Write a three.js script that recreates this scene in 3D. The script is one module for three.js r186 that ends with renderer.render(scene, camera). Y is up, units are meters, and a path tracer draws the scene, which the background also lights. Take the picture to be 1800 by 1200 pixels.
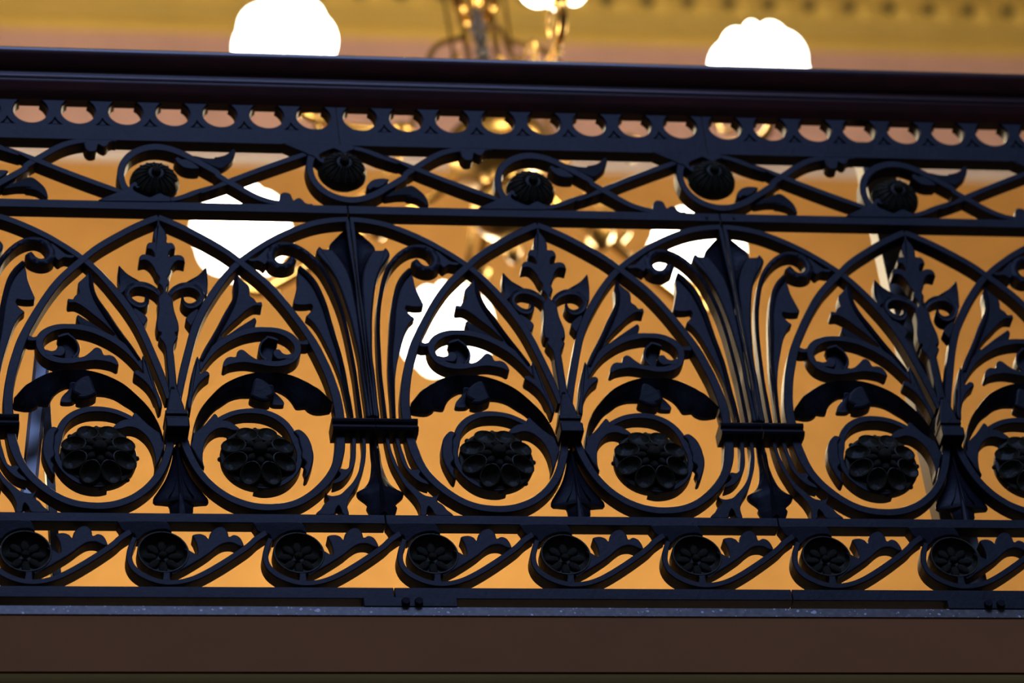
import * as THREE from 'three';
import { mergeGeometries, toCreasedNormals } from 'three/addons/utils/BufferGeometryUtils.js';
import { RoundedBoxGeometry } from 'three/addons/geometries/RoundedBoxGeometry.js';
import { RectAreaLightUniformsLib } from 'three/addons/lights/RectAreaLightUniformsLib.js';

// ---------------------------------------------------------------- camera, light, exposure
const scene = new THREE.Scene();
const renderer = new THREE.WebGLRenderer();
renderer.toneMapping = THREE.LinearToneMapping;
renderer.toneMappingExposure = 1.0;
renderer.shadowMap.enabled = true;
scene.background = new THREE.Color(0x000000);
RectAreaLightUniformsLib.init();

const D2R = Math.PI / 180;
const camera = new THREE.PerspectiveCamera(8.563, 1.5, 0.1, 60);
camera.position.set(-1.4748, 1.4, 5.4248);
camera.rotation.set(39.4316 * D2R, -14.5086 * D2R, -8.4475 * D2R, 'YXZ');
camera.updateMatrixWorld(true);
camera.focus = 6.98;
camera.userData.fStop = 3.0;
scene.add(camera);

const DAY = { x: 0.1, y: 12.0, z: 6.4, w: 4.2, h: 4.2, color: [0.34, 0.48, 1.0], level: 4.6 };   // skylight in the roof of the hall
const daylight = new THREE.RectAreaLight(0xffffff, DAY.level, DAY.w, DAY.h);
daylight.color.setRGB(...DAY.color);
daylight.position.set(DAY.x, DAY.y - 0.03, DAY.z);
daylight.rotation.x = -Math.PI / 2;                               // shines straight down
scene.add(daylight);

const LAMP = { color: [1.0, 0.78, 0.47], candela: 2.05, glow: 7 };

// ---------------------------------------------------------------- helpers
const MM = 0.001;
const rnd = (() => { let s = 20231; return () => ((s = (s * 1664525 + 1013904223) >>> 0) / 4294967296); })();
function mat(r, g, b, o = {}) {
  const m = new THREE.MeshPhysicalMaterial({ roughness: 0.6, metalness: 0, ...o });
  m.color.setRGB(r, g, b);
  return m;
}
function mesh(name, geo, m, parent) {
  const o = new THREE.Mesh(geo, m);
  o.name = name; o.castShadow = true; o.receiveShadow = true;
  (parent || scene).add(o);
  return o;
}
const used = {};
function numbered(n) { const k = used[n] = (used[n] ?? -1) + 1; return k ? `${n}_${String(k).padStart(3, '0')}` : n; }
function thing(name, label, category, pos = [0, 0, 0], group) {
  const g = new THREE.Group(); g.name = numbered(name); g.position.set(...pos);
  g.userData = { label, category }; if (group) g.userData.group = group;
  scene.add(g); return g;
}
function tag(o, label, category, group) { o.userData = { label, category }; if (group) o.userData.group = group; return o; }
function structure(o, label) { o.userData = { kind: 'structure', label }; return o; }
function uvMetres(geo, s = 1) {                                    // box-projected uv in metres
  const p = geo.attributes.position, n = geo.attributes.normal, uv = new Float32Array(p.count * 2);
  for (let i = 0; i < p.count; i++) {
    const ax = Math.abs(n.getX(i)), ay = Math.abs(n.getY(i)), az = Math.abs(n.getZ(i));
    const x = p.getX(i), y = p.getY(i), z = p.getZ(i);
    const [u, v] = az >= ax && az >= ay ? [x, y] : ay >= ax ? [x, z] : [z, y];
    uv[2 * i] = u * s; uv[2 * i + 1] = v * s;
  }
  geo.setAttribute('uv', new THREE.BufferAttribute(uv, 2));
  return geo;
}
function box(x0, x1, y0, y1, z0, z1, r = 0) {
  const g = r ? new RoundedBoxGeometry(x1 - x0, y1 - y0, z1 - z0, 2, r) : new THREE.BoxGeometry(x1 - x0, y1 - y0, z1 - z0);
  g.translate((x0 + x1) / 2, (y0 + y1) / 2, (z0 + z1) / 2);
  return uvMetres(g);
}
const bare = (g) => { const h = g.index ? g.toNonIndexed() : g; for (const k of Object.keys(h.attributes)) if (k !== 'position' && k !== 'normal' && k !== 'uv') h.deleteAttribute(k); return h; };
const join = (list) => mergeGeometries(list.map(bare));
function noiseTex(n, fn, srgb) {
  const d = new Uint8Array(n * n * 4);
  for (let j = 0; j < n; j++) for (let i = 0; i < n; i++) { const c = fn(i / n, j / n, i, j), k = 4 * (j * n + i); d[k] = c[0]; d[k + 1] = c[1]; d[k + 2] = c[2]; d[k + 3] = 255; }
  const t = new THREE.DataTexture(d, n, n); t.wrapS = t.wrapT = THREE.RepeatWrapping; t.magFilter = THREE.LinearFilter; t.minFilter = THREE.LinearFilter;
  if (srgb) t.colorSpace = THREE.SRGBColorSpace;
  t.needsUpdate = true; return t;
}
function valueNoise(cells) {                                       // tileable
  const g = Array.from({ length: cells * cells }, rnd), f = (t) => t * t * (3 - 2 * t);
  return (u, v) => {
    const x = u * cells, y = v * cells, i = Math.floor(x), j = Math.floor(y), a = f(x - i), b = f(y - j);
    const q = (k, l) => g[((l % cells) + cells) % cells * cells + ((k % cells) + cells) % cells];
    return (q(i, j) * (1 - a) + q(i + 1, j) * a) * (1 - b) + (q(i, j + 1) * (1 - a) + q(i + 1, j + 1) * a) * b;
  };
}
const n8 = valueNoise(8), n24 = valueNoise(24), n64 = valueNoise(64), n128 = valueNoise(128);

// ---------------------------------------------------------------- materials
const ironBump = noiseTex(256, (u, v) => { const g = 255 * (0.5 * n24(u, v) + 0.3 * n64(u, v) + 0.2 * n128(u, v)); return [g, g, g]; });
ironBump.repeat.set(6, 6);
const ironTone = noiseTex(256, (u, v) => { const t = 0.78 + 0.3 * n8(u, v) + 0.16 * n64(u, v); return [112 * t, 116 * t, 126 * t].map((x) => Math.min(255, x)); }, true);
ironTone.repeat.set(3, 3);
const iron = mat(0.13, 0.13, 0.15, { map: ironTone, roughness: 0.5, specularIntensity: 0.5, bumpMap: ironBump, bumpScale: 0.0003 });
const ironDark = mat(0.17, 0.17, 0.18, { map: ironTone, roughness: 0.55, bumpMap: ironBump, bumpScale: 0.0003 });
const bronze = mat(0.34, 0.28, 0.12, { map: ironTone, roughness: 0.5, specularIntensity: 0.5, bumpMap: ironBump, bumpScale: 0.0008 });
const woodTex = noiseTex(512, (u, v) => { const s = n64(u * 0.06, v) * 0.6 + n128(u * 0.25, v) * 0.4, t = 0.55 + 0.6 * s; return [96 * t, 42 * t, 30 * t].map((x) => Math.min(255, x)); }, true);
const wood = mat(0.7, 0.55, 0.52, { map: woodTex, roughness: 0.32, clearcoat: 0.4, clearcoatRoughness: 0.15 });
const plaster = (r, g, b, amp = 0.1) => {
  const t = noiseTex(256, (u, v) => { const k = 1 - amp + amp * (0.5 * n8(u, v) + 0.3 * n24(u, v) + 0.2 * n128(u, v)); return [255 * k, 255 * k, 255 * k]; }, true);
  return mat(r, g, b, { map: t, roughness: 0.85 });
};
const orangePaint = plaster(0.84, 0.46, 0.14), pinkPaint = plaster(0.9, 0.6, 0.62), fasciaPaint = plaster(0.5, 0.18, 0.046, 0.06);
const goldPaint = plaster(0.95, 0.72, 0.2), ochrePaint = plaster(0.78, 0.58, 0.17), olivePaint = plaster(0.34, 0.2, 0.025), dartPaint = plaster(0.05, 0.04, 0.02);
const palePaint = mat(0.8, 0.82, 0.98, { roughness: 0.35 });
const hallPaint = plaster(0.16, 0.13, 0.11), floorStone = plaster(0.06, 0.05, 0.045), ceilingPaint = plaster(0.75, 0.66, 0.5);
const chips = Array.from({ length: 7000 }, () => [rnd(), rnd(), 0.0011 + 0.0045 * rnd() * rnd() * rnd(), rnd()]);
const terrazzoTex = (() => {
  const n = 1024, d = new Uint8Array(n * n * 4);
  for (let i = 0; i < n * n; i++) { const t = 108 + 40 * n128((i % n) / n, Math.floor(i / n) / n) + 14 * rnd(); d.set([t, t * 0.94, t * 0.86, 255], 4 * i); }
  for (const [cx, cy, r, tone] of chips) {
    const R = r * n * 1.15, a = rnd() * 3, e = 0.5 + 0.5 * rnd(), c = tone > 0.5 ? 255 : 110 + 110 * tone;
    for (let y = -Math.ceil(R); y <= R; y++) for (let x = -Math.ceil(R); x <= R; x++) {
      const px = x * Math.cos(a) + y * Math.sin(a), py = (y * Math.cos(a) - x * Math.sin(a)) / e;
      if (px * px + py * py > R * R) continue;
      const k = 4 * ((((Math.floor(cy * n) + y) % n + n) % n) * n + ((Math.floor(cx * n) + x) % n + n) % n);
      d[k] = c; d[k + 1] = c * 0.99; d[k + 2] = c;
    }
  }
  const t = new THREE.DataTexture(d, n, n); t.wrapS = t.wrapT = THREE.RepeatWrapping; t.magFilter = t.minFilter = THREE.LinearFilter; t.colorSpace = THREE.SRGBColorSpace; t.repeat.set(1.3, 1.3); t.needsUpdate = true; return t;
})();
const terrazzo = mat(1, 1, 1, { map: terrazzoTex, roughness: 0.35 });
const brass = mat(0.72, 0.46, 0.14, { metalness: 1, roughness: 0.2 });
const agedBrass = mat(0.2, 0.125, 0.04, { metalness: 1, roughness: 0.34 });
const stemBlack = mat(0.03, 0.03, 0.04, { roughness: 0.15, clearcoat: 1 });
const shadeGlass = mat(0.95, 0.93, 0.88, { roughness: 0.5, side: THREE.DoubleSide });
shadeGlass.emissive = new THREE.Color().setRGB(1, 0.93, 0.8); shadeGlass.emissiveIntensity = LAMP.glow;

// ---------------------------------------------------------------- traced ornament of the cast panels, in millimetres
// x from a panel's middle, y up from the underside of its bottom bar. Ribbons hold left/right edge pairs, leaves hold outlines.
const TRACE = {
  archOuter: [-1.7,756.2,2.6,768.3,19.2,744.9,24,757.5,41.3,731.7,46.6,744,64.9,715.1,70.5,727.2,87.5,698.1,93.6,709.9,105.8,682.3,112.4,693.6,121.3,665.7,128.3,676.6,138.3,647,145.8,658.3,157.3,625,165.3,635.7,172.6,602.1,181.7,612.4,186.5,578.3,195.9,587.9,201.8,548,211.9,557.4,215.2,519.2,226.1,528.3,225.1,491.7,237.9,500.8,232.9,465.8,246.2,474.1,239.3,442.5,252.9,449.7,244.4,416.9,258.4,423.1,248.2,390.4,263,395.2,249.4,365.3,264.8,368.3,249.1,343,264.5,344.7,248.5,321.5,263.2,322.1,246.3,302.5,261.4,301.5,243.3,286.9,258.8,284,240.3,272.1,254.2,267.4,234.7,255.2,246.8,247.8,225.9,238.8,236.1,228.7,213.7,222.5,222.1,210.7,198.1,206.2,204.3,193.6,179.9,192.6,183.8,179,160.1,184.3,161.5,170.2,139.3,181,138.8,166.8,120.3,181.2,118.3,167,100.4,185.4,96.6,171.7,78.1,196,72.5,183.3,59.7,210.9,52.5,199.5,46.3,226.8,37.7,216.4,35.6,244.5,25.7,235.4,28,262.5,17.1,254.7,22.9,278,11.5,271.3,19.6,291.8,7.3,285.9,17,305.2,4.6,300.3,14.8,318.3,2.8,313.9,12.2,331.4,1.2,327.3],
  archInner: [312.1,772.6,311.2,761,292.2,771.6,291.6,759.3,270.1,768.3,270.4,755.4,246.8,761.9,248.3,748.7,221.8,750.5,224.4,737.4,196.9,736.5,200.2,723.8,176.2,722.9,180.2,710.7,161.7,711.7,166.2,699.9,142.1,695.6,147.3,684.1,122.9,677.4,128.9,666.6,106.2,658.9,113.4,648.8,87.7,633.1,96.3,623.7,70.7,605.2,80.6,596.2,56.5,579,67.1,570.9,43.7,551.1,55.2,544.4,33.7,522.5,45.7,517.4,26,494.4,37.9,490.3,18.7,467.5,30.9,463.5,12.7,443.9,25,440.2,8.7,425.3,20.4,422.4,5.8,406.5,16.3,404.6,3.4,387.4,12.4,386],
  fanStalk: [303.5,761,303.2,717.7,304.7,674.8,306.1,632.1,305.9,605.1,304.9,567.5,305.8,525.5,306.7,483.8,306.6,442.4,305.7,393.5,305.7,354.2,309.3,354.3,309.3,393.6,309.3,441.5,309.3,443.9,309.3,511.7,309.3,567.6,309.3,605.2,309.3,646.4,309.3,689.3,309.3,725.2,309.3,761.3],
  fanLeaf: [304.1,748,303,747.7,304.4,739.4,294.4,739.8,305.1,728.6,284.3,727.5,305.4,717.1,275.4,716.2,305.8,706.3,272.3,705.3,306.2,697,279.5,696.2,306.6,683.4,287,682.8,306.9,666.2,294.1,665.9,307.4,646.3,299.8,646.1,307.8,617.9,303.7,617.8,308.4,581.6,306.2,581.6],
  fanReed: [256.6,707,252.4,701.9,249.9,694.7,251.7,687.6,258.2,676.3,267.6,660.9,276.4,638.4,281.9,615.9,284.8,600.8,288.7,578.4,292.3,553.2,295,525.3,297.6,497.5,299,469.8,298.6,448.2,299.1,413.9,299.7,379.8,299.9,354.1,307.9,354.2,307.3,393.6,305.4,441.4,305.6,483.8,305.8,525.5,305.4,567.5,303.7,601.3,302.6,623.5,299.2,648.9,294.1,665.9,287,682.8,279.5,696.2,276.6,700,268,700.6,260.5,701.7],
  scrollReed: [293.7,354.5,287.5,353.4,293.3,396.8,287.3,395.8,292.7,439.2,287.1,438,292.1,462,285.9,460.4,290.4,491.2,284.4,489.6,288.2,526,282.2,524.2,285,560.3,278.7,557.9,280.9,588.8,274.4,585.8,276.9,608,270.2,604.3,272.1,628.1,265.3,623.9,266.4,647.4,259.5,642.4,259.6,664.8,253,658.7,250.2,681.1,244,673.7,238.6,696.1,233.1,687.8,226.1,707.4,221.6,698.2,212.9,714.6,210,704.5,199.1,716.9,198.7,706.2,185.1,712.9,189.2,701.2,172.9,700.8,183.8,692.3,167.8,683.1,182.3,685,172.3,667.4,183,678.2,182.6,659.7,187.2,672,193.8,658.3,194,670.7,204.2,661.6,200,674.6,213.2,668,203.3,680.4,216.9,676.5,206.5,685],
  scrollSpur: [174.4,703.9,160.5,690.6,152.3,681.8,145.7,679.5,138.7,678.6,139.4,673.7,146.1,671.7,153.7,673.4,158.9,670.7,164.9,666.6,172.4,679.6],
  curlLeaf: [219.3,663.1,215.8,646.7,214.5,629.7,209.2,608.4,204.6,591.8,205.9,587.9,213.8,586.1,224.5,586.4,233.2,588,235.2,583.8,232.2,574.9,226.5,567.1,222.6,562.1,230.2,553.5,238.4,538,245.3,518.7,251,499.4,256.7,480.1,261.4,460.9,266.4,433.9,269.7,399.8,273.3,357.8,279.3,353.8,278.6,393.1,276.4,447.8,273,483.2,267.7,524.7,261.8,566.5,253,608.5,246.6,619.2,237.8,640.2,228.4,656.3,223.6,663.3],
  curlLeafRib: [217.3,658.3,222.2,665.2,228.9,643.6,234.9,650.7,238.4,625.3,245.7,631.3,244.9,604.3,252.6,608.9,250.7,578.6,258.3,582.1,254.8,551,262,553.9,259.1,523.3,265.5,525.9,263.9,495.8,269.7,498.1,267.2,468.4,273.1,470.2,269.3,426.4,275.1,427.9,272.3,389.6,278.1,391.1,273.7,353.1,279.6,354.4],
  footLeaf: [274,321.5,279.7,321.5,278.3,298.7,277.4,291.1,275.1,271.1,270.5,255.2,261.8,239.2,250.2,226.6,235.1,220.4,237.6,227.2,245.3,235.2,248.4,241.1,245.2,246.4,250.1,251.3,256.4,249.8,262,253.1,265.6,264.4,269,283,270.6,291],
  footReed: [289,321.6,294.5,321.7,293.2,291.3,289.2,264.6,283.1,244.7,273.5,219.6,265.1,206.4,257.9,193.3,253.4,177.6,254.3,161.4,245.5,161.4,242.9,172.4,240,178.9,235.1,171.7,230.6,161.3,203.3,161.2,205.9,165.7,212.2,172.2,217.5,181.4,225.7,189.2,222.4,198.3,221.9,205.5,224.5,199.6,231.1,197.3,238.4,198.4,245.4,201.3,255.1,211.6,266.8,226.1,276.3,244.6,281.8,264.5,287.4,291.2],
  footPalm: [310.6,321.9,303.8,321.8,311.2,291.5,302.3,291.4,311.1,276.8,302.2,275.4,311,251.6,298.2,251.4,310.9,234.4,292.4,234.2,310.7,223.2,282.1,222.3,310.7,217,273.5,216.7,310.6,208.7,275.6,207.8,310.6,200.2,284.2,199.3,310.5,193.4,288.6,192.8,310.4,187.1,286,186.9,310.3,174.7,290.3,174.6,310.2,161.7,297.4,161.6],
  footRidge: [306.3,291.1,310.6,291.8,306.9,251.3,309.9,251.8,307.1,224.9,310.3,225.4,305.8,198.4,311.5,199.3,304.5,165.6,312.9,166.9],
  spearHalf: [0.5,755.1,3,745.3,7.6,736.2,10.4,727.8,11.2,718.6,10.1,709.3,12.4,708,18.2,708.2,22.5,701.9,22.7,693.5,17.2,693,12.9,686.1,12.3,677.9,16.3,679.9,22.7,682.5,31.1,682.1,35.9,676.2,36.6,667.1,33.3,668.1,26,669.3,19.8,663.8,14.3,652.4,12.2,643.9,7.6,635.4,7.3,630.4,9,626.3,8.7,621.4,4.7,615.7,3.1,607.3,4.6,600.8,10.3,594,12.1,585.7,12.1,577.4,13,564.9,15.7,551.1,17.6,540.1,17.5,527.7,16.3,521.5,11.7,519.1,12,515.3,14.9,511.9,13.2,505.7,8.4,496.7,6.3,487.8,5,464.6,3.9,438.8,3.3,435.1,1.6,416.2,0,398.7],
  sideCurl: [9.2,592.6,3.5,595.2,13,600.3,5.9,606.3,19.3,607.2,14.4,617.9,29.6,613.1,28,626.6,42.2,615,44.9,627.5,51,610.4,57.2,619.5,55.3,601.6,63.8,604.8,54.4,597.2,62.5,593.2,48.6,588.9,54.1,578.8,42.2,584.7,43,572.1,36.3,584.2,32.3,573.8,31.5,588.3,25.6,583.9,30.1,594.5,25.7,594.4,30.7,601.9,28.7,602.4],
  trumpetLeaf: [20.6,621.7,30.5,629,40.3,634.9,55.7,643.7,63.6,651,69.7,656.4,71.3,644.2,71.9,632.9,70.2,618.9,68.3,607.9,62.9,613.4,52.9,620.5,39.6,624.3,29,623.4],
  bandLeaf: [50.6,573.4,39.6,565.5,31.6,555.7,30.1,549.4,33.8,541.9,37.4,536.4,43.6,547.6,50.9,563],
  palmLeaf: [117.6,646.6,121.3,638.5,128.5,629.6,135.3,622,136.7,612.2,135.8,601.4,142.2,595.2,146.4,588,153.4,589.2,153.4,580.1,142.6,580.5,129.2,571.1,116.6,557.6,102.9,543.4,91.3,528.6,84.2,518.1,88.1,514.1,76.7,501.5,65.1,484.8,53.4,465.4,47.4,454.4,43.3,439.4,33.9,423.4,28,396.4,23.4,373.5,18.4,376.1,24.5,405.7,29.2,430.1,36,454.2,45.4,470.8,55.3,492.8,67.3,515,79.5,538.8,90.7,562.6,100.4,580.9,108.3,597.9,111.3,620,111.5,628.4,114.6,641.1],
  palmRib: [115.6,644.1,118.8,644,112.9,629.7,118.7,630.1,112.4,613.3,118.7,612.8,106.3,589.5,112.5,586.7,93.9,562,99.6,557.9,81.8,536.7,87,532.8,69.5,511.6,74.7,507.6,57.4,488.1,62.6,484.1,46.8,465.8,51.5,462.2],
  palmLobe: [88.2,515.5,105,530.3,121.8,543.1,132.9,551,139.6,555.4,142.5,549.9,140.7,542.9,138.3,538.4,144.3,534.3,152.2,527.9,130.9,525.3,109.4,518.7,92.8,507.3],
  volute: [29.3,386.1,23.4,387.8,37.1,415.3,29.8,418,45.2,438.5,37.4,443,52.3,452.7,44.8,459,62.9,469.5,55.4,477.9,75.2,484.9,68.3,495.9,87.8,496.7,82.6,509.3,102.3,507.4,98.9,519.9,121.1,517.4,119.4,530,141.8,523,141.7,535.6,153.3,524.1,154.4,535.9,167.4,523.3,169.8,535.4,180.6,518.2,185.5,530.5,190.9,509.3,199.1,520.5,196.4,498.1,208.2,504.3,196.2,487.4,207.9,484.5,191.9,477.9,199.5,467.7,183,470.7,185.8,458,169.4,466.1,169.2,453.8,155.5,466.5,153.7,454.2,154.4,466.7,151.9,454.5,143.1,468.9,140.6,457.4],
  voluteTail: [151.3,464.4,137,469,130,473.7,122.3,481.7,117.5,487.1,112.3,488.4,106.8,484.2,103,473.2,95.5,473.7,88,470.2,83.2,461.9,81.6,453.7,84.5,451.7,94.4,457.7,115.5,461.8,136.2,458.7,150.6,455.5],
  voluteKnob: [193.1,467.9,180.6,469.8,170,468.9,163.3,477,163.8,485.3,168.5,489.5,174.8,488.9,177.7,482.8,184.6,479.5,195.4,481.7],
  cupRim: [174,510.8,172.5,507,167.1,515.6,165.3,509.6,156,518,157.8,512.5,154.7,515.5,158,512.1,145.5,505.8,148.8,502.7,140.4,490.4,144.6,490.3,142,475.8,146,478.8,148.9,466.1,152.3,471,150.5,464.6,153.6,469.7],
  cupDish: [144.9,502.8,142.8,489,146.9,474,149,469.2,161.7,470.1,166,483.9,165.7,493.6,171.7,502.7,172.2,508.9,163.1,513.5,152.6,514,155.2,512.4],
  voluteNub: [203.1,510.9,211.3,507.6,220.1,511.2,221.9,500.9,214.8,498.9,208.5,499.6,203.3,501.2],
  stemSheath: [42.4,471.8,37.5,458.4,32.5,440.6,26,405.8,19.6,378.8,19.9,366.8,24.7,362.8,29.5,385.6,39.2,410,50.5,425,59.2,433.3,58,440,51.7,441.3,45.1,435.8,45.7,444.9,44.6,466.6],
  acanthus: [21.7,301.7,30.4,309.7,25.8,325.5,33.5,325.6,34.1,350.9,39.5,339,44.7,371.1,52.2,360.2,60.6,392.8,63.6,376.4,76.4,410.5,76.8,387.6,93.9,423,90,398.3,113.3,432.5,106,404.2,134.6,438.3,123.7,405.1,152.9,438.6,142.2,408.8,167.6,438.4,157.7,419.9,177.9,436.3,170.9,415.3,188.1,433,182.7,404.6,198.3,428,189,392.5,207.3,422.3,193,383.5,214.2,417.8,200.8,383.1,221.1,412,207.4,384,228.1,406.7,210.5,379.3,234.7,398.6,219.4,373.3,241.3,389.2,231.4,372.4,248.1,379.8,245.9,375.7],
  acanthusLeaflet: [158.7,419.9,161,409.1,168.7,401,173.5,393,173.9,386.9,163.3,385.8,153.1,388.6,143.9,404.7,147.1,418.4],
  acanthusLobe: [129.4,424.6,121.3,400.3,119.4,392.2,126.5,386.6,135.5,382.7,142.7,381.5,151.3,384.3,148.9,388.3,156.8,393,157.4,400.9,153.1,411.7,145.1,419.4,143.7,421],
  ringStem: [20.5,298.4,24.6,314.9,32.2,322.3,44.3,334.8,55.6,349.8,61.7,356.8,66.2,351.3,66.8,345.2,80.8,342.5,90.6,336,98.9,325.6,88.7,323.2,74.6,327.7,62.1,325,51.1,314.9,44.2,303.2,39.8,290,38.1,281.1,36.6,262.7,37.8,249.6,29.5,265.3,24.4,281,20.4,289.8],
  ring: [67,339.2,63.9,348.6,79.4,346.9,76.5,357.2,93.3,353.9,91.7,364.8,109.1,357.7,109.2,369,126.3,357.7,127.9,369.8,140.1,354.8,143.6,366.4,154.9,346.6,160.6,357.8,167,333.7,175.2,343.2,174.2,318.2,184.5,325.3,177.8,302.3,188.9,307.8,181.8,288.1,191.6,291.6,182.6,274.6,192.5,275.1,180.5,262.2,189.8,258.9,174.5,249.1,182.5,242.2,165.5,236.7,171.4,227.6,155.4,227.4,159,217.7,145.7,221.2,147.4,212.5,134.7,216.1,135,209.9,123.2,214,122.8,210.1,112.6,214.7,112.4,213.4],
  ringLeaf: [182.2,321.8,190.3,326.1,197.7,320.6,204.1,310,208.1,295.4,208.7,287.8,209.6,277.2,207.8,262.6,202.5,245.4,196.8,232.2,193.4,229.3,191.4,231.9,193.4,241.4,191.9,251.2,195.8,257.9,194.2,263.8,190.6,267.7,189.4,274.3,190.8,283.6,188.6,299.2,187.5,311.1],
  basePalm: [-1.6,302.8,4.7,302.9,-2,280.8,7.7,280.9,-2,256,14.7,256.1,-2.2,236.4,22.5,236.5,-2.6,215.7,34.3,215.8,-2.8,201.4,42.3,201.5,-2.9,192.7,39.4,192.5,-2.8,190.9,19.8,190.5,-2.7,178.3,17.8,178.3,-2.5,165.4,9,165.4,-2.2,160.6,2.6,160.6],
  baseRidge: [-2.3,244.2,-1.7,244.3,-3.3,225.9,-1,226.2,-4.3,203.7,0.5,204.3,-5.3,184.2,2.5,185.2,-6.8,160.5,3.7,161.4],
  baseVein: [2.6,245.4,3.2,245.7,6.2,227.1,7.4,227.7,11.2,211.3,12.5,212.3,18.7,198.5,19.5,199.3],
  friezeRing: [-41.2,821.6,-53.2,812,-46.7,834.4,-58.1,827.5,-48.9,850.5,-60.9,848.6,-46.3,867.7,-57.6,872.5,-38.8,883.1,-47.3,893.9,-26.6,896.2,-31.2,909.8,-10.4,905.1,-11.8,919.6,7.1,908,8.5,923,26.1,905,29.8,918.8,46.3,895,51.6,908.2,66.8,881,72.4,893,86.1,866.5,92,878.6,97.5,857.6,105.8,866.9,99,852.2,107.1,861.2,112.2,840.5,118,851.9,129.6,827,135.3,838.5,147.2,813.4,152.5,825.1,165.3,802.3,169.6,814.1,183.7,795.8,186.6,807.2,201.4,793.3,203.5,803.2],
  friezeKnob: [192.3,795.4,198.6,803.9,200.7,814.7,205.7,821.6,212,822.6,218.5,819.5,221.1,810.5,222.9,805.6,226.9,809,232.7,811.2,237.9,806.9,241.2,801.2,247.1,798.4,252.2,799.1,255.5,794.7,266.7,794.1,266.4,790.5,191.7,787.9],
  friezeBar: [-1.1,794,-0.8,803.9,21,796.1,20.8,806.2,42.7,802,41.2,813,65.8,813,63.5,824.5,85.6,828.9,94.6,835.3,71.9,816,80.7,822.5,115.9,834.8,113.4,846.3,149.3,852.7,147,864.3,180.2,868.3,178.1,880.1,212.6,883.9,210.6,895.8,241.2,897.5,239.3,908.6,258.1,906.6,256.5,916.1,269.6,913.7,268.6,920],
  friezeEye: [34.6,888.7,37.9,893.3,42.2,893.5,46.2,889.2,54.1,889.5,64.6,882.5,74.4,869.9,62.2,867.1,49,869.9,39.8,877.8],
  friezeTrumpet: [64.9,902.5,87.9,898.8,110,898.6,100.9,899.5,117.3,904.4,126.4,910.8,133.1,917.1,136.7,914.8,133.3,900.4,124,888.3,111,879.1,95.9,883.5,81.8,891.2,88.8,878.5,65.4,892.5],
  friezeFoot: [-94.5,794.4,-78.3,805.4,-62.3,814.2,-53.5,820.1,-46.2,823,-40.9,830.1,-34.4,836.6,-26.6,837.3,-23.3,830.9,-26.7,823.8,-31.7,823.3,-34.5,827.1,-36.2,819.7,-27.7,812.6,-11.4,804.8,-3.9,808.7,6.2,814.3,13.3,809.4,22.4,804.8,21.7,795.7,-43.3,794],
  lowRing: [-288,114.7,-280.5,111.2,-294.2,99.4,-286,96.5,-298.6,83,-289.5,82.5,-298.8,67.7,-289.7,71,-294.3,54.1,-286.4,61.1,-285,42.4,-278.7,51.6,-272.2,33.3,-267.5,43.2,-257.5,26.7,-254.3,36.8,-241.4,23.5,-239.9,33.6,-222,24.7,-222.2,34.9,-202.5,30.2,-204.2,40.4,-181.7,40.5,-184.9,50.8,-156.8,57,-160.9,67.1,-130.6,76.7,-135.1,86.5,-108.1,95.2,-113.6,104.6,-96.4,107.6,-101.7,117.3,-81.3,119.5,-85.6,129.3],
  lowFoot: [-308.6,143.8,-306.2,137.2,-302.8,129.8,-295,124.7,-284.5,123,-282.6,115.9,-278.1,112.7,-267.9,122.6,-253,129,-236.1,130.6,-227,126.5,-234.7,144.2],
  lowNub: [-244.5,48.9,-245.2,42.3,-246.6,37.3,-246,27.9,-235.4,27.9,-235,37.3,-235.2,44.5,-235,48.9],
  lowTrefoil: [-210.7,94.2,-203.3,91.3,-192.2,84.1,-191,97.3,-193.6,109.8,-196.1,119.3,-184.5,122.4,-175.3,118.3,-172.3,112.9,-168,124.7,-158,134.4,-148.3,135.4,-142,127.1,-140.1,117.4,-133.1,120.9,-125.1,117.7,-120.2,108.1,-119.2,97.8,-127.2,99.2,-136.2,104.3,-148.3,103.5,-159.9,96,-174.5,82.7,-193.9,68,-213.1,54.8,-231.9,45.3,-221.6,52.6,-212.2,63.5,-205.9,78.1,-207.2,88.4],
};
const WIDTH = 620;                                                 // one casting

const cr = (a, b, c, d, t) => 0.5 * (2 * b + (c - a) * t + (2 * a - 5 * b + 4 * c - d) * t * t + (3 * b - a - 3 * c + d) * t * t * t);
function smoothClosed(flat, step = 3.2, mirror = 1) {
  const p = []; for (let i = 0; i < flat.length; i += 2) p.push([flat[i] * mirror, flat[i + 1]]);
  const n = p.length, out = [];
  for (let i = 0; i < n; i++) {
    const a = p[(i + n - 1) % n], b = p[i], c = p[(i + 1) % n], d = p[(i + 2) % n], L = Math.hypot(c[0] - b[0], c[1] - b[1]);
    // tangents limited by the chord so that tight lobes do not overshoot
    const la = Math.hypot(b[0] - a[0], b[1] - a[1]), ld = Math.hypot(d[0] - c[0], d[1] - c[1]);
    const A = la > 1.6 * L ? [b[0] + (a[0] - b[0]) * 1.6 * L / la, b[1] + (a[1] - b[1]) * 1.6 * L / la] : a;
    const Dd = ld > 1.6 * L ? [c[0] + (d[0] - c[0]) * 1.6 * L / ld, c[1] + (d[1] - c[1]) * 1.6 * L / ld] : d;
    const k = Math.max(1, Math.min(8, Math.round(L / step)));
    for (let s = 0; s < k; s++) { const t = s / k; out.push([cr(A[0], b[0], c[0], Dd[0], t), cr(A[1], b[1], c[1], Dd[1], t)]); }
  }
  return out;
}
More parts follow.
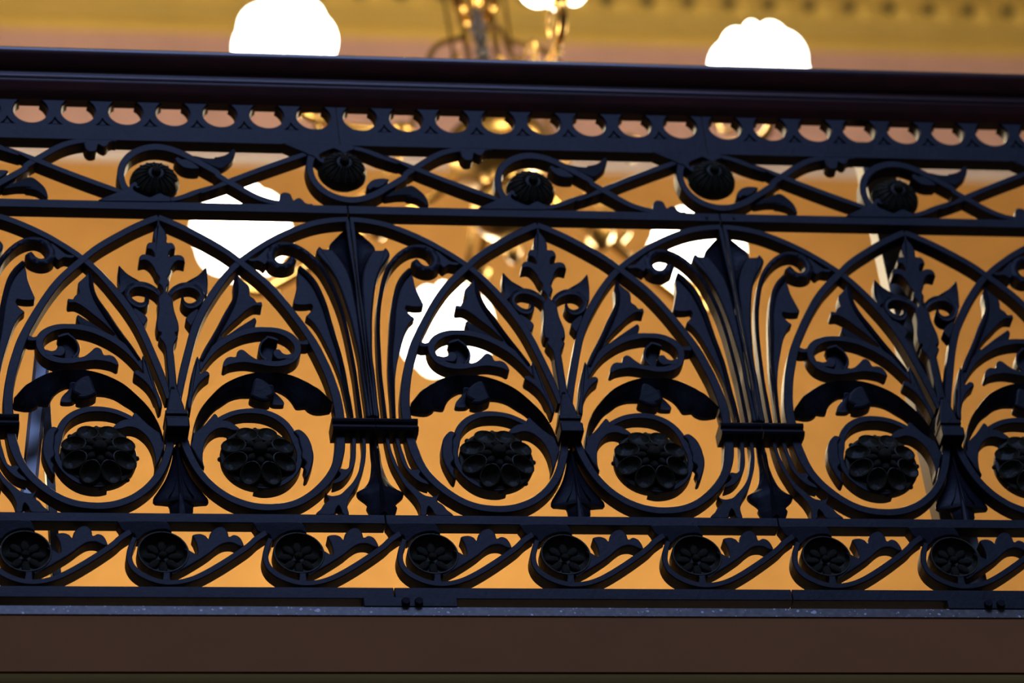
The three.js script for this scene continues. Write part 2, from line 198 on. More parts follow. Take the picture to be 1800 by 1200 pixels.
// a flat-faced leaf with rounded edges; slope leans its face (metres of z for each metre of y), belly swells it
function leafGeo(pts, { front = 0, back = -22, bevel = 1.6, slope = 0, belly = 0 } = {}) {
  const sh = new THREE.Shape(pts.map(([x, y]) => new THREE.Vector2(x * MM, y * MM)));
  const depth = (front - back) * MM, b = bevel * MM;
  const g = new THREE.ExtrudeGeometry(sh, { depth: depth - b, bevelEnabled: true, bevelThickness: b, bevelSize: b, bevelOffset: -b, bevelSegments: 2, curveSegments: 1 });
  g.translate(0, 0, back * MM);
  if (slope || belly) {
    let y0 = 1e9, y1 = -1e9, x0 = 1e9, x1 = -1e9;
    for (const [x, y] of pts) { y0 = Math.min(y0, y); y1 = Math.max(y1, y); x0 = Math.min(x0, x); x1 = Math.max(x1, x); }
    const p = g.attributes.position, zm = (front + back) / 2 * MM;
    for (let i = 0; i < p.count; i++) if (p.getZ(i) > zm) {
      const y = p.getY(i) / MM, v = (y - y1) / (y1 - y0 || 1);
      p.setZ(i, Math.max(zm + 0.001, p.getZ(i) + slope * v * (y1 - y0) * MM));
    }
    g.deleteAttribute('normal');
  }
  g.computeVertexNormals();
  return uvMetres(toCreasedNormals(bare(g), 0.33));
}
// a ribbon swept between two traced edges; mid raises or sinks its middle line, tilt leans it from edge to edge
function ribbonGeo(flat, { front = 0, back = -24, bevel = 1.2, mid = 0, tilt = 0, mirror = 1, flipY = 0, dx = 0, step = 5 } = {}) {
  const p = []; for (let i = 0; i < flat.length; i += 4) p.push(flat.slice(i, i + 4));
  const n = p.length, rows = [];
  for (let i = 0; i < n - 1; i++) {
    const a = p[Math.max(0, i - 1)], b = p[i], c = p[i + 1], d = p[Math.min(n - 1, i + 2)];
    const L = Math.hypot(c[0] - b[0] + c[2] - b[2], c[1] - b[1] + c[3] - b[3]) / 2, k = Math.max(2, Math.min(8, Math.round(L / step)));
    for (let s = 0; s < k; s++) rows.push([0, 1, 2, 3].map((q) => cr(a[q], b[q], c[q], d[q], s / k)));
  }
  rows.push(p[n - 1]);
  const T = (x, y) => [(x * mirror + dx), flipY ? 2 * flipY - y : y];
  const prof = rows.map(([lx, ly, rx, ry]) => {
    const w = Math.hypot(rx - lx, ry - ly) || 1e-6, e = Math.min(0.3, bevel / w), at = (t, z) => { const [x, y] = T(lx + (rx - lx) * t, ly + (ry - ly) * t); return [x * MM, y * MM, z * MM]; };
    const zl = front - tilt / 2, zr = front + tilt / 2;
    return [at(0, back), at(0, zl - bevel), at(e, zl), at(0.5, front + mid), at(1 - e, zr), at(1, zr - bevel), at(1, back)];
  });
  const pos = [], m = 7, tri = (a, b, c) => pos.push(...a, ...b, ...c);
  for (let i = 0; i < prof.length - 1; i++) for (let j = 0; j < m; j++) {
    const a = prof[i][j], b = prof[i][(j + 1) % m], c = prof[i + 1][(j + 1) % m], d = prof[i + 1][j];
    tri(a, b, c); tri(a, c, d);
  }
  for (const [r, o] of [[prof[0], 1], [prof[prof.length - 1], 0]]) for (let j = 1; j < m - 1; j++) o ? tri(r[0], r[j + 1], r[j]) : tri(r[0], r[j], r[j + 1]);
  // outward winding whichever side was traced first
  const [a, b, c] = [prof[1][2], prof[1][4], prof[2][2]];
  const nz = (b[0] - a[0]) * (c[1] - a[1]) - (b[1] - a[1]) * (c[0] - a[0]);
  if (nz < 0) for (let i = 0; i < pos.length; i += 9) for (let q = 0; q < 3; q++) [pos[i + 3 + q], pos[i + 6 + q]] = [pos[i + 6 + q], pos[i + 3 + q]];
  const g = new THREE.BufferGeometry();
  g.setAttribute('position', new THREE.BufferAttribute(new Float32Array(pos), 3));
  g.computeVertexNormals();
  return uvMetres(toCreasedNormals(g, 0.7));
}
// profile given as [z, y] pairs in mm, run along x
function mouldGeo(profile, x0, x1) {
  const sh = new THREE.Shape(profile.map(([z, y]) => new THREE.Vector2(z * MM, y * MM)));
  const g = new THREE.ExtrudeGeometry(sh, { depth: x1 - x0, bevelEnabled: false, curveSegments: 1 });
  g.rotateY(Math.PI / 2); g.scale(1, 1, -1);                       // shape x -> z, depth -> x
  g.translate(x0, 0, 0);
  const q = g.attributes.position; for (let i = 0; i < q.count; i += 3) { const t = [q.getX(i + 1), q.getY(i + 1), q.getZ(i + 1)]; q.setXYZ(i + 1, q.getX(i + 2), q.getY(i + 2), q.getZ(i + 2)); q.setXYZ(i + 2, ...t); }
  g.computeVertexNormals();
  return uvMetres(toCreasedNormals(bare(g), 0.55));
}

// ---------------------------------------------------------------- large structure
const Y0 = 5.4955;                                                 // underside of the panels' bottom bar
const SLAB = Y0 - 0.0175;
const ROOM = { x0: -4.5, x1: 5.2, zWall: -3.5, zHall: 9.6, top: 10.5, roof: 12.0 };
const BRACE = { x: -0.806, top: 6.04, foot: -0.879, lean: -0.124, len: 0.56 };   // slim post and strip standing behind the left panel
const RAIL_Y = 9.589;                                              // foot of the picture rail
structure(mesh('wall_back', join([box(ROOM.x0, ROOM.x1, SLAB - 0.3, RAIL_Y, ROOM.zWall - 0.2, ROOM.zWall)]), orangePaint), 'orange plaster wall behind the balcony');
structure(mesh('wall_upper', box(ROOM.x0, ROOM.x1, RAIL_Y, ROOM.top + 0.2, ROOM.zWall - 0.2, ROOM.zWall), pinkPaint), 'pinkish tan plaster band high on the wall');
for (const [side, a, c] of [['left', ROOM.x0 - 0.2, ROOM.x0], ['right', ROOM.x1, ROOM.x1 + 0.2]])
  structure(mesh('wall_' + side, box(a, c, -0.2, ROOM.roof + 0.3, ROOM.zWall - 0.2, ROOM.zHall + 0.2), hallPaint));
structure(mesh('ceiling', box(ROOM.x0, ROOM.x1, ROOM.top, ROOM.top + 0.2, ROOM.zWall - 0.2, 0.4), ceilingPaint));
structure(mesh('wall_beam', box(ROOM.x0, ROOM.x1, 7.55, ROOM.roof, 0.4, 0.6), hallPaint), 'header over the balcony opening');
structure(mesh('floor', box(ROOM.x0 - 0.2, ROOM.x1 + 0.2, -0.2, 0, ROOM.zWall - 0.2, ROOM.zHall + 0.2), floorStone));
structure(mesh('wall_lower', box(ROOM.x0, ROOM.x1, 0, SLAB - 0.3, -2.6, -2.4), hallPaint));
structure(mesh('wall_front', box(ROOM.x0, ROOM.x1, 0, ROOM.roof, ROOM.zHall, ROOM.zHall + 0.2), hallPaint));
{                                                                  // roof of the hall with its skylight
  const { x, z, w, h } = DAY, a = x - w / 2, c = x + w / 2, e = z - h / 2, f = z + h / 2, y0 = ROOM.roof, y1 = ROOM.roof + 0.3;
  structure(mesh('ceiling_hall', join([box(ROOM.x0, a, y0, y1, 0.4, ROOM.zHall + 0.2), box(c, ROOM.x1, y0, y1, 0.4, ROOM.zHall + 0.2), box(a, c, y0, y1, 0.4, e), box(a, c, y0, y1, f, ROOM.zHall + 0.2)]), hallPaint));
  const win = new THREE.Group(); win.name = 'window_2'; scene.add(win); structure(win, 'skylight over the hall');
  const sky = mat(0.1, 0.1, 0.1, { roughness: 1 }); sky.emissive = new THREE.Color().setRGB(...DAY.color); sky.emissiveIntensity = 2;
  for (let i = 0; i < 5; i++) mesh('pane', box(a + w / 5 * i + 0.04, a + w / 5 * (i + 1) - 0.04, y0 + 0.06, y0 + 0.07, e + 0.02, f - 0.02), sky, win);
  for (let i = 0; i <= 5; i++) mesh('mullion', box(a + w / 5 * i - 0.04, a + w / 5 * i + 0.04, y0 + 0.01, y0 + 0.1, e, f), hallPaint, win);
}
structure(mesh('floor_walk', box(ROOM.x0, ROOM.x1, SLAB - 0.0155, SLAB - 0.001, ROOM.zWall, -0.3), floorStone));
structure(mesh('floor_balcony', box(ROOM.x0, ROOM.x1, SLAB - 0.0155, SLAB, -0.3, 0.002), terrazzo), 'grey terrazzo balcony edge with pale stone chips');
structure(mesh('trim_1', join([box(ROOM.x0, ROOM.x1, SLAB - 0.119, SLAB - 0.0155, -2.4, 0.0)]), fasciaPaint), 'plain brown fascia under the terrazzo edge');
structure(mesh('trim_2', mouldGeo([[-60, 0], [-3, 0], [-1, -8], [-6, -24], [-22, -40], [-40, -60], [-60, -74]], ROOM.x0, ROOM.x1).translate(0, SLAB - 0.119, 0), olivePaint), 'dark olive cove moulding under the fascia');
structure(mesh('ceiling_lower', box(ROOM.x0, ROOM.x1, SLAB - 0.3, SLAB - 0.119, -2.4, -0.06), hallPaint));
structure(mesh('trim_3', mouldGeo([[0, 0], [20, 2], [26, 8], [26, 14], [16, 20], [0, 22]], ROOM.x0, ROOM.x1).translate(0, RAIL_Y, ROOM.zWall), palePaint), 'pale picture rail along the back wall');

// ---------------------------------------------------------------- cornice
{
  const c = new THREE.Group(); c.name = 'trim_4'; c.position.set(0, 10.066, ROOM.zWall); scene.add(c);
  structure(c, 'gilded cornice with a row of egg mouldings');
  mesh('bottom_fillet', mouldGeo([[0, 0], [22, 2], [26, 10], [26, 24], [20, 34], [0, 34]], ROOM.x0, ROOM.x1), goldPaint, c);
  mesh('ogee', mouldGeo([[0, 34], [24, 34], [26, 40], [24, 46], [30, 52], [42, 62], [46, 74], [46, 80], [0, 80]], ROOM.x0, ROOM.x1), ochrePaint, c);
  mesh('egg_bed', mouldGeo([[0, 80], [46, 80], [52, 84], [54, 100], [60, 128], [68, 132], [68, 140], [0, 140]], ROOM.x0, ROOM.x1), goldPaint, c);
  mesh('corona', mouldGeo([[0, 140], [74, 140], [78, 150], [78, 175], [110, 190], [150, 200], [160, 240], [160, 400], [0, 400]], ROOM.x0, ROOM.x1), ochrePaint, c);
  const egg = new THREE.SphereGeometry(1, 14, 10); egg.scale(0.038, 0.03, 0.022);
  const eye = new THREE.TorusGeometry(0.02, 0.006, 8, 16), dart = new THREE.SphereGeometry(0.017, 12, 8);
  for (let i = 0; i < 42; i++) {
    const x = -1.36 + 0.1165 * i + 0.03;
    const e = mesh('egg', egg, goldPaint, c); e.position.set(x + 0.055, 0.112, 0.052);
    const r = mesh('dart_ring', eye, ochrePaint, c); r.position.set(x, 0.125, 0.06); r.rotation.x = 0.4;
    const k = mesh('dart_eye', dart, dartPaint, c); k.position.set(x, 0.118, 0.062);
  }
}

// ---------------------------------------------------------------- handrail
{
  const rail = thing('handrail', 'dark polished mahogany handrail capping the iron railing', 'handrail', [0, Y0, 0]);
  const profile = [[15.5, 1046.2], [17.5, 1047.5], [18.5, 1050], [18, 1053], [16.5, 1057], [18, 1061], [21, 1063], [27, 1072], [33, 1085], [36, 1092], [36, 1096], [33, 1101], [26, 1107], [14, 1113], [-4, 1117],
    [-24, 1113], [-38, 1105], [-46, 1092], [-42, 1078], [-34, 1066], [-30, 1060], [-26, 1046.2]];
  mesh('rail_moulding', mouldGeo(profile, -2.6, 2.9), wood, rail);
  mesh('sub_rail', mouldGeo([[1, 1014.2], [6, 1022], [11, 1031], [15, 1040], [15.5, 1046], [-26, 1046], [-20, 1028], [-16, 1014.2]], -2.6, 2.9), wood, rail);
}

// ---------------------------------------------------------------- one cast iron panel
const CYL = (r0, r1, h, n = 24) => { const g = new THREE.CylinderGeometry(r0, r1, h, n); g.rotateX(Math.PI / 2); return g; };   // axis along z
function lathe(pts, n = 28) { const g = new THREE.LatheGeometry(pts.map(([r, z]) => new THREE.Vector2(Math.max(r, 0.01) * MM, z * MM)), n); g.rotateX(Math.PI / 2); return uvMetres(toCreasedNormals(bare(g), 0.6)); }
const petalGeo = lathe([[0, 2], [5, 1.6], [11, 3.4], [15, 8], [17, 10.5], [18.6, 9.5], [18.4, 6], [14, -2], [0, -5]], 16);
const lobeGeo = (() => { const g = new THREE.SphereGeometry(1, 12, 9); return g; })();
const rosetteBase = lathe([[0, 10], [22, 10], [34, 3], [46, -2], [54, 0.5], [58, -1], [59.5, -5], [58, -15], [50, -22], [0, -22]], 48);
const daisyBase = lathe([[0, 15], [10, 14], [22, 8], [33, 0], [39.5, -10], [40.5, -16], [37, -21], [0, -21]], 40);
const ribGeo = (() => { const g = new THREE.CapsuleGeometry(1.7 * MM, 25 * MM, 3, 8); return g; })();
const cupGeo = lathe([[36.2, -14], [36.2, -1], [37, 0], [38.6, 0], [39.4, -1], [39.4, -24], [0, -24], [0, -18], [20, -17], [31, -13], [36.2, -6]], 44);
const dishPetal = (() => { const g = new THREE.SphereGeometry(1, 12, 8); g.scale(6.5 * MM, 11.5 * MM, 5 * MM); return g; })();
const budGeo = (r) => new THREE.SphereGeometry(r * MM, 16, 12);
const knobGeo = budGeo(4), bud12 = budGeo(11), bud8 = budGeo(8), bud6 = budGeo(6.5);

function makePanel() {
  const t = new THREE.Group();
  const P = (name, geo, m = iron) => mesh(name, geo, m, t);
  const bar = (name, y0, y1, z0 = -24, z1 = 0) => P(name, box(-309.4 * MM, 309.4 * MM, y0 * MM, y1 * MM, z0 * MM, z1 * MM, 0.0012));
  bar('bottom_bar', 0, 21); bar('lower_bar', 143, 160.5); bar('upper_bar', 778, 796);
  // pierced top bar: round openings, sunk triangles between them
  {
    const plate = (z0, z1, r, tri) => {
      const s = new THREE.Shape(), a0 = Math.asin(22 / r);           // the handrail cuts the tops of the openings
      s.moveTo(-309.4 * MM, 928.5 * MM); s.lineTo(309.4 * MM, 928.5 * MM); s.lineTo(309.4 * MM, 1014 * MM);
      for (let i = 7; i >= 0; i--) s.absarc((-271.25 + 77.5 * i) * MM, 992 * MM, r * MM, a0, Math.PI - a0, true);
      s.lineTo(-309.4 * MM, 1014 * MM); s.closePath();
      if (tri) for (let i = 1; i < 8; i++) { const x = -310 + 77.5 * i, h = new THREE.Path(); h.moveTo(x * MM, 978.5 * MM); h.quadraticCurveTo((x - 4) * MM, 966 * MM, (x - 13.5) * MM, 960 * MM); h.lineTo((x + 13.5) * MM, 960 * MM); h.quadraticCurveTo((x + 4) * MM, 966 * MM, x * MM, 978.5 * MM); s.holes.push(h); }
      const g = new THREE.ExtrudeGeometry(s, { depth: (z1 - z0) * MM, bevelEnabled: false, curveSegments: 28 }); g.translate(0, 0, z0 * MM); return g;
    };
    P('top_bar', uvMetres(join([plate(-24, -4, 27.4, false), plate(-4, 0, 29.2, true)])));
    for (let i = 1; i < 8; i++) { const x = -310 + 77.5 * i; P('sunk_triangle', leafGeo([[x, 972], [x - 6.5, 961.5], [x + 6.5, 961.5]], { front: -1, back: -8, bevel: 1 })); }
  }
  for (const s of [1, -1]) {
    const rib = (name, key, o = {}, m = iron) => P(name, ribbonGeo(TRACE[key], { mirror: s, ...o }), m);
    const leaf = (name, key, o = {}, m = iron) => P(name, leafGeo(smoothClosed(TRACE[key], 3.2, s), o), m);
    rib('outer_arch', 'archOuter'); rib('inner_arch', 'archInner', { front: -0.5 });
    // the fan that climbs the joint
    leaf('fan_stalk', 'fanStalk', { front: 3, back: -22, bevel: 1 });
    rib('fan_leaf', 'fanLeaf', { front: -8, tilt: 9, mid: -2, back: -23 });
    leaf('fan_reed', 'fanReed', { front: 1, back: -22, bevel: 3 });
    rib('scroll_reed', 'scrollReed', { mid: 1.2, front: -0.6 });
    leaf('scroll_spur', 'scrollSpur', { front: -0.8 });
    leaf('curl_leaf', 'curlLeaf', { front: -5, back: -20, bevel: 1.4 });
    rib('leaf_rib', 'curlLeafRib', { front: 0, mid: 1.5 });
    // below the tie band
    leaf('foot_leaf', 'footLeaf', { front: -0.5, bevel: 1.2 });
    leaf('foot_reed', 'footReed', { front: -0.8, bevel: 1 });
    rib('foot_palmette', 'footPalm', { front: -9, tilt: -13, mid: -2, back: -23 });
    rib('palmette_ridge', 'footRidge', { front: -3, mid: 4, back: -18 });
    // tie band
    P('tie_band', mouldGeo([[-27, 322], [-27, 344], [4, 345], [11, 342.5], [13, 339], [11.5, 335.5], [7.5, 333], [7.5, 329.5], [11, 327.5], [12.5, 324], [10, 320.5], [2, 318]], s > 0 ? 0.2425 : -0.3093, s > 0 ? 0.3093 : -0.2425));
    // middle flower
    rib('side_curl', 'sideCurl', { front: -2, mid: -1 }); leaf('trumpet_leaf', 'trumpetLeaf', { front: 2, back: -22, slope: 0.4 });
    leaf('band_leaf', 'bandLeaf', { front: -3 });
    leaf('palm_leaf', 'palmLeaf', { front: 0, back: -24, slope: 0.035 }); rib('palm_rib', 'palmRib', { front: 1.2, mid: 2, back: -14 });
    leaf('palm_lobe', 'palmLobe', { front: -1.5, back: -22, slope: 0.12 });
    rib('volute', 'volute', { front: -0.4 }); leaf('volute_tail', 'voluteTail', { front: -0.8, bevel: 1.2 }); leaf('volute_knob', 'voluteKnob', { front: -0.2, bevel: 1.5 });
    leaf('cup_dish', 'cupDish', { front: -12, back: -22, slope: 0.12 }); rib('cup_rim', 'cupRim', { front: -1, back: -22 });
    leaf('volute_nub', 'voluteNub', { front: -0.6 });
    leaf('stem_sheath', 'stemSheath', { front: 2, back: -20, bevel: 2.2 });
    P('acanthus_leaf', ribbonGeo(TRACE.acanthus, { mirror: s, front: -4, tilt: -18, mid: -2, back: -22, bevel: 1.5 })); leaf('acanthus_leaflet', 'acanthusLeaflet', { front: -4, back: -22, bevel: 2, slope: 0.3 });
    leaf('acanthus_lobe', 'acanthusLobe', { front: 7, back: -20, bevel: 4, slope: 0.1 });
    leaf('ring_stem', 'ringStem', { front: 0.4, bevel: 1.4 }); rib('ring', 'ring', { front: -0.6 });
    leaf('ring_leaf', 'ringLeaf', { front: 2.5, back: -18, bevel: 2.4 });
    rib('base_palmette', 'basePalm', { front: -11, tilt: -13, mid: -1, back: -23 }); rib('base_vein', 'baseVein', { front: -9, mid: 2, back: -20, bevel: 3 });
    // rosette in the ring
    const r = P('rosette', rosetteBase, bronze); r.position.set(s * 123 * MM, 270.5 * MM, 0);
    for (let i = 0; i < 8; i++) {
      const a = (i + 0.5) * Math.PI / 4 + Math.PI / 2, p = mesh('petal', petalGeo, bronze, r);
      p.position.set(Math.cos(a) * 38 * MM, Math.sin(a) * 38 * MM, 0.5 * MM); p.rotation.set(-Math.sin(a) * 0.38, Math.cos(a) * 0.38, a, 'XYZ'); p.scale.set(1.12, 0.86, 1);
      const b = a + Math.PI / 8, k = mesh('petal_tip', knobGeo, bronze, r); k.position.set(Math.cos(b) * 59 * MM, Math.sin(b) * 59 * MM, -6 * MM);
      const l = mesh('bud_lobe', lobeGeo, bronze, r); l.scale.set(7 * MM, 9 * MM, 9 * MM); l.position.set(Math.cos(b) * 18 * MM, Math.sin(b) * 18 * MM, 13 * MM); l.rotation.z = b - Math.PI / 2;
    }
    const bd = mesh('bud', bud12, bronze, r); bd.position.z = 22 * MM;
  }
  rib1('base_ridge', 'baseRidge', { front: -3, mid: 0.5, back: -18 });
  function rib1(name, key, o) { P(name, ribbonGeo(TRACE[key], o)); }
  {                                                                // spear, both halves as one outline
    const h = TRACE.spearHalf, pts = []; const wide = (i) => Math.max(h[i], h[i + 1] < 500 ? 6.6 : 3);
    for (let i = 2; i < h.length; i += 2) pts.push(wide(i), h[i + 1]);
    const m = []; for (let i = h.length - 2; i >= 2; i -= 2) m.push(-wide(i), h[i + 1]);
    P('spear', leafGeo(smoothClosed([0, h[1] + 2, ...pts, ...m], 2.6), { front: 0.8, back: -22, bevel: 2 }));
  }
  // clasp that binds the stems
  P('clasp', join([box(-0.0185, 0.0185, 0.313, 0.333, -0.026, 0.02, 0.003), box(-0.0165, 0.0165, 0.333, 0.341, -0.024, 0.014), box(-0.0175, 0.0175, 0.341, 0.35, -0.025, 0.017, 0.002),
    leafGeo([[-15, 348], [15, 348], [13, 364], [6, 397], [-6, 397], [-13, 364]], { front: 11, back: -24, bevel: 2 })]));
  mesh('clasp_knob', budGeo(3.4), iron, t).position.set(-0.001, 0.404, 0.003);
  // frieze under the pierced bar: one unit over the middle, one turned upside down over the joint
  for (const f of [0, 1]) {
    const fy = 862.2, dx = f ? 310 : 0, o = f ? { flipY: fy, dx } : {};
    const flip = (key, step) => smoothClosed(TRACE[key], step).map(([x, y]) => [x + dx, f ? 2 * fy - y : y]);
    P('frieze_scroll', ribbonGeo(TRACE.friezeRing, { ...o })); P('frieze_bar', ribbonGeo(TRACE.friezeBar, { front: f ? 0.4 : -0.5, ...o }));
    P('frieze_knob', leafGeo(flip('friezeKnob', 2.5), { front: -0.4, bevel: 1.2 }));
    P('frieze_curl', leafGeo(flip('friezeEye', 2.5), { front: 1, bevel: 2 }));
    P('frieze_trumpet', leafGeo(flip('friezeTrumpet', 2.5), { front: -2, back: -22, bevel: 1.4, slope: 0.18 }));
    P('frieze_foot', leafGeo(flip('friezeFoot', 2.5), { front: 1.2, back: -22, bevel: 1.4 }));
    const d = P('frieze_rosette', daisyBase, bronze); d.position.set((dx + 0.4) * MM, (f ? 2 * fy - 846 : 846) * MM, 2 * MM);
    for (let i = 0; i < 18; i++) { const a = i * Math.PI / 9 + 0.17, r = mesh('petal_rib', ribGeo, bronze, d); r.rotation.set(0, 0, 0); r.position.set(Math.cos(a) * 24 * MM, Math.sin(a) * 24 * MM, 6 * MM); r.quaternion.setFromUnitVectors(new THREE.Vector3(0, 1, 0), new THREE.Vector3(Math.cos(a), Math.sin(a), -0.72).normalize()); }
    mesh('bud', bud8, bronze, d).position.z = 16 * MM;
  }
  // running scroll between the two low bars
  for (let k = 0; k < 3; k++) {
    const dx = k * WIDTH / 3, sh = (key) => smoothClosed(TRACE[key], 2.6).map(([x, y]) => [x + dx, y]);
    P('running_scroll', ribbonGeo(TRACE.lowRing, { dx })); P('scroll_foot', leafGeo(sh('lowFoot'), { front: 0.8, back: -22, bevel: 1.6, slope: 0.2 }));
    P('scroll_nub', leafGeo(sh('lowNub'), { front: -0.6, bevel: 1 })); P('trefoil_leaf', leafGeo(sh('lowTrefoil'), { front: -0.8, back: -22, bevel: 2 }));
    const c = P('dish_rosette', cupGeo, bronze); c.position.set((-242.6 + dx) * MM, 86.5 * MM, 0);
    for (let i = 0; i < 8; i++) { const a = i * Math.PI / 4 + Math.PI / 2, p = mesh('petal', dishPetal, bronze, c); p.position.set(Math.cos(a) * 20 * MM, Math.sin(a) * 20 * MM, -14 * MM); p.rotation.z = a - Math.PI / 2; }
    mesh('bud', bud6, bronze, c).position.z = -9 * MM;
  }
  return t;
}
{
  const proto = makePanel();
  const labels = {
    '-2': 'cast iron railing panel at the left edge, only its tie band in view',
    '-1': 'cast iron railing panel in front of the glowing lower left lamp',
    '0': 'cast iron railing panel in the middle, in front of the chandelier body',
    '1': 'cast iron railing panel in front of the dark square support post',
    '2': 'cast iron railing panel at the right edge, only its arch ends in view' };
  for (const k of [-2, -1, 0, 1, 2]) {
    const p = k === -2 ? proto : proto.clone();
    p.name = numbered('railing_panel'); p.position.set(k * WIDTH * MM, Y0, 0);
    p.userData = { label: labels[k], category: 'railing panel', group: 'cast iron railing panels' };
    scene.add(p);
    if (k === 0 || k === 1) mesh('rivet', CYL(2.4 * MM, 2.6 * MM, 2 * MM, 12), ironDark, p).position.set((k ? -287 : 287) * MM, 786 * MM, 0.6 * MM);
  }
}
// feet that pin the bottom bar to the slab
for (const [x, label] of [[-0.2875, 'flat bolted foot plate under the railing, left of centre'], [0.6265, 'flat bolted foot plate at the base of the dark post']]) {
  const f = thing('foot_plate', label, 'bracket', [x, SLAB, 0], 'bolted feet under the railing');
  mesh('plate', box(-0.072, 0.072, 0.0, 0.0185, -0.02, 0.0035, 0.0015), iron, f);
  for (const bx of [-0.008, 0.012]) mesh('bolt', CYL(0.0065, 0.0075, 0.008, 6).translate(bx, 0.007, 0.006), iron, f);
}
{                                                                  // support post behind the third panel
  const p = thing('support_post', 'dark square post standing close behind the railing', 'post', [0.62, SLAB, -0.07]);
  const postPaint = mat(0.16, 0.15, 0.13, { roughness: 0.45 });
  mesh('shaft', box(-0.0275, 0.0275, 0.012, 1.03, -0.02, 0.02, 0.002), postPaint, p);
  mesh('base', box(-0.05, 0.05, 0, 0.012, -0.04, 0.04, 0.002), postPaint, p);
}

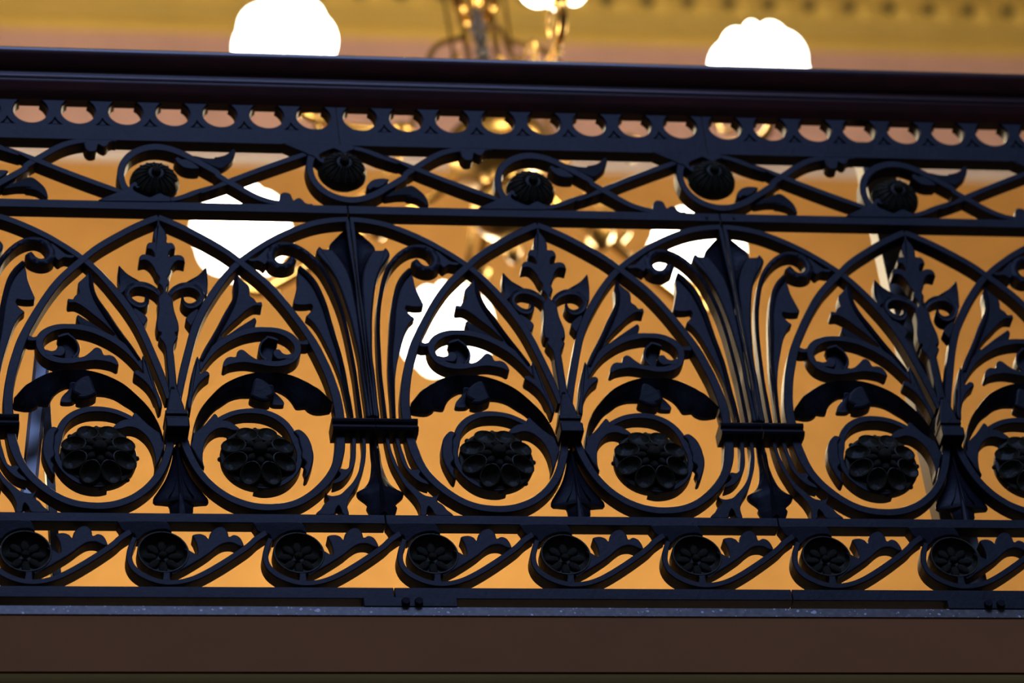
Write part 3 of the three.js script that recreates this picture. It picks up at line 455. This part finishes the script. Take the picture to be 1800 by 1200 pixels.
// ---------------------------------------------------------------- chandelier
{
  const C = [0.2937, 7.618, -1.3], R = 0.5625;
  const ch = thing('chandelier', 'brass chandelier with six scalloped glowing glass shades', 'chandelier', C);
  const L = (pts, n = 32) => { const g = new THREE.LatheGeometry(pts.map(([r, y]) => new THREE.Vector2(Math.max(r, 1e-5), y)), n); return g; };
  const tube = (pts, r, n = 40) => new THREE.TubeGeometry(new THREE.CatmullRomCurve3(pts.map((p) => new THREE.Vector3(...p))), n, r, 8);
  const top = ROOM.top - C[1];
  mesh('stem', L([[0.012, 0.1], [0.012, 0.22], [0.02, 0.24], [0.012, 0.27], [0.012, 0.33], [0.022, 0.35], [0.012, 0.38], [0.012, 0.9], [0.03, 0.93], [0.012, 0.97], [0.012, top - 0.08], [0.05, top - 0.05], [0.09, top - 0.01], [0.09, top]]), stemBlack, ch);
  mesh('body', L([[0, -0.30], [0.012, -0.29], [0.02, -0.265], [0.012, -0.24], [0.03, -0.22], [0.055, -0.2], [0.075, -0.165], [0.07, -0.13], [0.04, -0.11], [0.03, -0.09], [0.05, -0.07], [0.1, -0.03], [0.108, 0.02], [0.07, 0.06], [0.03, 0.09], [0.012, 0.12]]), agedBrass, ch);
  const flame = L([[0, 0], [0.012, 0.01], [0.016, 0.03], [0.01, 0.055], [0.003, 0.075], [0, 0.08]], 12);
  for (let i = 0; i < 5; i++) { const a = i * 1.2566 + 0.4, f = mesh('flame_leaf', flame, brass, ch); f.position.set(0.026 * Math.cos(a), 0.385, 0.026 * Math.sin(a)); f.rotation.set(0.35 * Math.sin(a), 0, -0.35 * Math.cos(a)); }
  for (let i = 0; i < 4; i++) { const k = mesh('stem_bead', new THREE.SphereGeometry(0.017, 16, 12), stemBlack, ch); k.position.y = 0.2 + 0.042 * i; }
  for (let i = 0; i < 6; i++) {
    const a = i * Math.PI / 3 + 0.3, c = Math.cos(a), s = Math.sin(a);
    mesh('rod', tube([[0.055 * c, 0.05, 0.055 * s], [0.06 * c, 0.25, 0.06 * s], [0.062 * c, 0.6, 0.062 * s], [0.045 * c, 0.95, 0.045 * s]], 0.0035, 20), agedBrass, ch);
    
  }
  const shade = (() => {                                           // fluted glass globe, open at the top
    const nt = 120, nv = 26, pos = [], idx = [];
    for (let j = 0; j <= nv; j++) for (let i = 0; i <= nt; i++) {
      const q = (0.1 + 0.72 * j / nv) * Math.PI, a = i / nt * 2 * Math.PI, w = Math.sin(q), lobe = Math.pow(Math.abs(Math.cos(a * 5)), 0.7);
      const r = w * (0.083 + 0.022 * lobe);
      pos.push(r * Math.cos(a), -(0.083 + 0.02 * lobe) * Math.cos(q), r * Math.sin(a));
    }
    for (let j = 0; j < nv; j++) for (let i = 0; i < nt; i++) { const k = j * (nt + 1) + i; idx.push(k, k + nt + 1, k + 1, k + 1, k + nt + 1, k + nt + 2); }
    const g = new THREE.BufferGeometry(); g.setAttribute('position', new THREE.Float32BufferAttribute(pos, 3)); g.setIndex(idx); g.computeVertexNormals(); return g;
  })();
  for (let i = 0; i < 6; i++) {
    const a = i * Math.PI / 3 + Math.PI / 6 - 2.314 * D2R, c = Math.cos(a), s = Math.sin(a), at = (r, y, k = 0) => [r * c - k * s, y, r * s + k * c];
    const arm = mesh('arm', tube([at(0.07, -0.02), at(0.16, -0.07), at(0.3, -0.1), at(0.44, -0.155), at(0.54, -0.175), at(R, -0.15), at(R, -0.11)], 0.0095, 48), brass, ch);
    const knop = mesh('knop', L([[0, -0.034], [0.01, -0.032], [0.016, -0.022], [0.028, -0.006], [0.03, 0.008], [0.02, 0.022], [0.01, 0.03], [0, 0.034]], 20), agedBrass, arm); knop.position.set(...at(0.27, -0.095));
    mesh('upper_brace', tube([at(0.05, 0.3), at(0.14, 0.22), at(0.2, 0.08), at(0.29, 0.0), at(0.36, -0.03), at(0.33, -0.08)], 0.006, 36), agedBrass, arm);
    mesh('scroll', tube([at(R - 0.06, -0.165), at(R - 0.03, -0.11), at(R - 0.06, -0.075), at(R - 0.1, -0.09), at(R - 0.1, -0.125), at(R - 0.07, -0.13)], 0.005, 30), agedBrass, arm);
    const cup = mesh('fitter', L([[0.008, -0.025], [0.018, -0.02], [0.012, -0.01], [0.022, 0], [0.034, 0.008], [0.036, 0.02], [0.033, 0.02], [0.03, 0.01], [0, 0.008]], 24), brass, ch); cup.position.set(...at(R, -0.1));
    const sh = mesh('shade', shade, shadeGlass, ch); sh.position.set(...at(R, 0)); sh.rotation.y = 0.2 * i;
    const drop = mesh('finial', L([[0, -0.04], [0.006, -0.034], [0.008, -0.026], [0.004, -0.016], [0.01, -0.008], [0.004, 0], [0.004, 0.01]], 14), brass, arm); drop.position.set(...at(0.5, -0.165));
    const bulb = new THREE.PointLight(0xffffff, LAMP.candela); bulb.color.setRGB(...LAMP.color); bulb.position.set(...at(R, 0)); bulb.castShadow = true; bulb.shadow.radius = 2; ch.add(bulb);
  }
}

// ---------------------------------------------------------------- slim post and leaning strip behind the left panel
{
  const dark = mat(0.025, 0.02, 0.018, { roughness: 0.4 });
  const p = thing('slim_post', 'thin dark post with a brass bead behind the left railing panel', 'post', [BRACE.x, SLAB, -0.11]);
  mesh('shaft', box(-0.0065, 0.0065, 0, BRACE.top - SLAB, -0.01, 0.01, 0.001), dark, p);
  mesh('bead', box(-0.0095, -0.0065, 0, BRACE.top - SLAB, 0.002, 0.008), brass, p);
  const s = thing('leaning_strip', 'shiny blue-grey metal strip leaning beside the thin post behind the left panel', 'strip', [BRACE.foot, SLAB, -0.085]);
  s.rotation.z = BRACE.lean;
  const pale = mat(0.16, 0.17, 0.18, { metalness: 1, roughness: 0.4 });
  mesh('face', box(-0.0085, 0.0085, 0.002, BRACE.len, -0.004, 0.004, 0.001), pale, s);
  mesh('edge', join([box(-0.0125, -0.0087, 0.002, BRACE.len, -0.005, 0.005), box(0.0087, 0.0125, 0.002, BRACE.len, -0.005, 0.005)]), dark, s);
}

renderer.render(scene, camera);
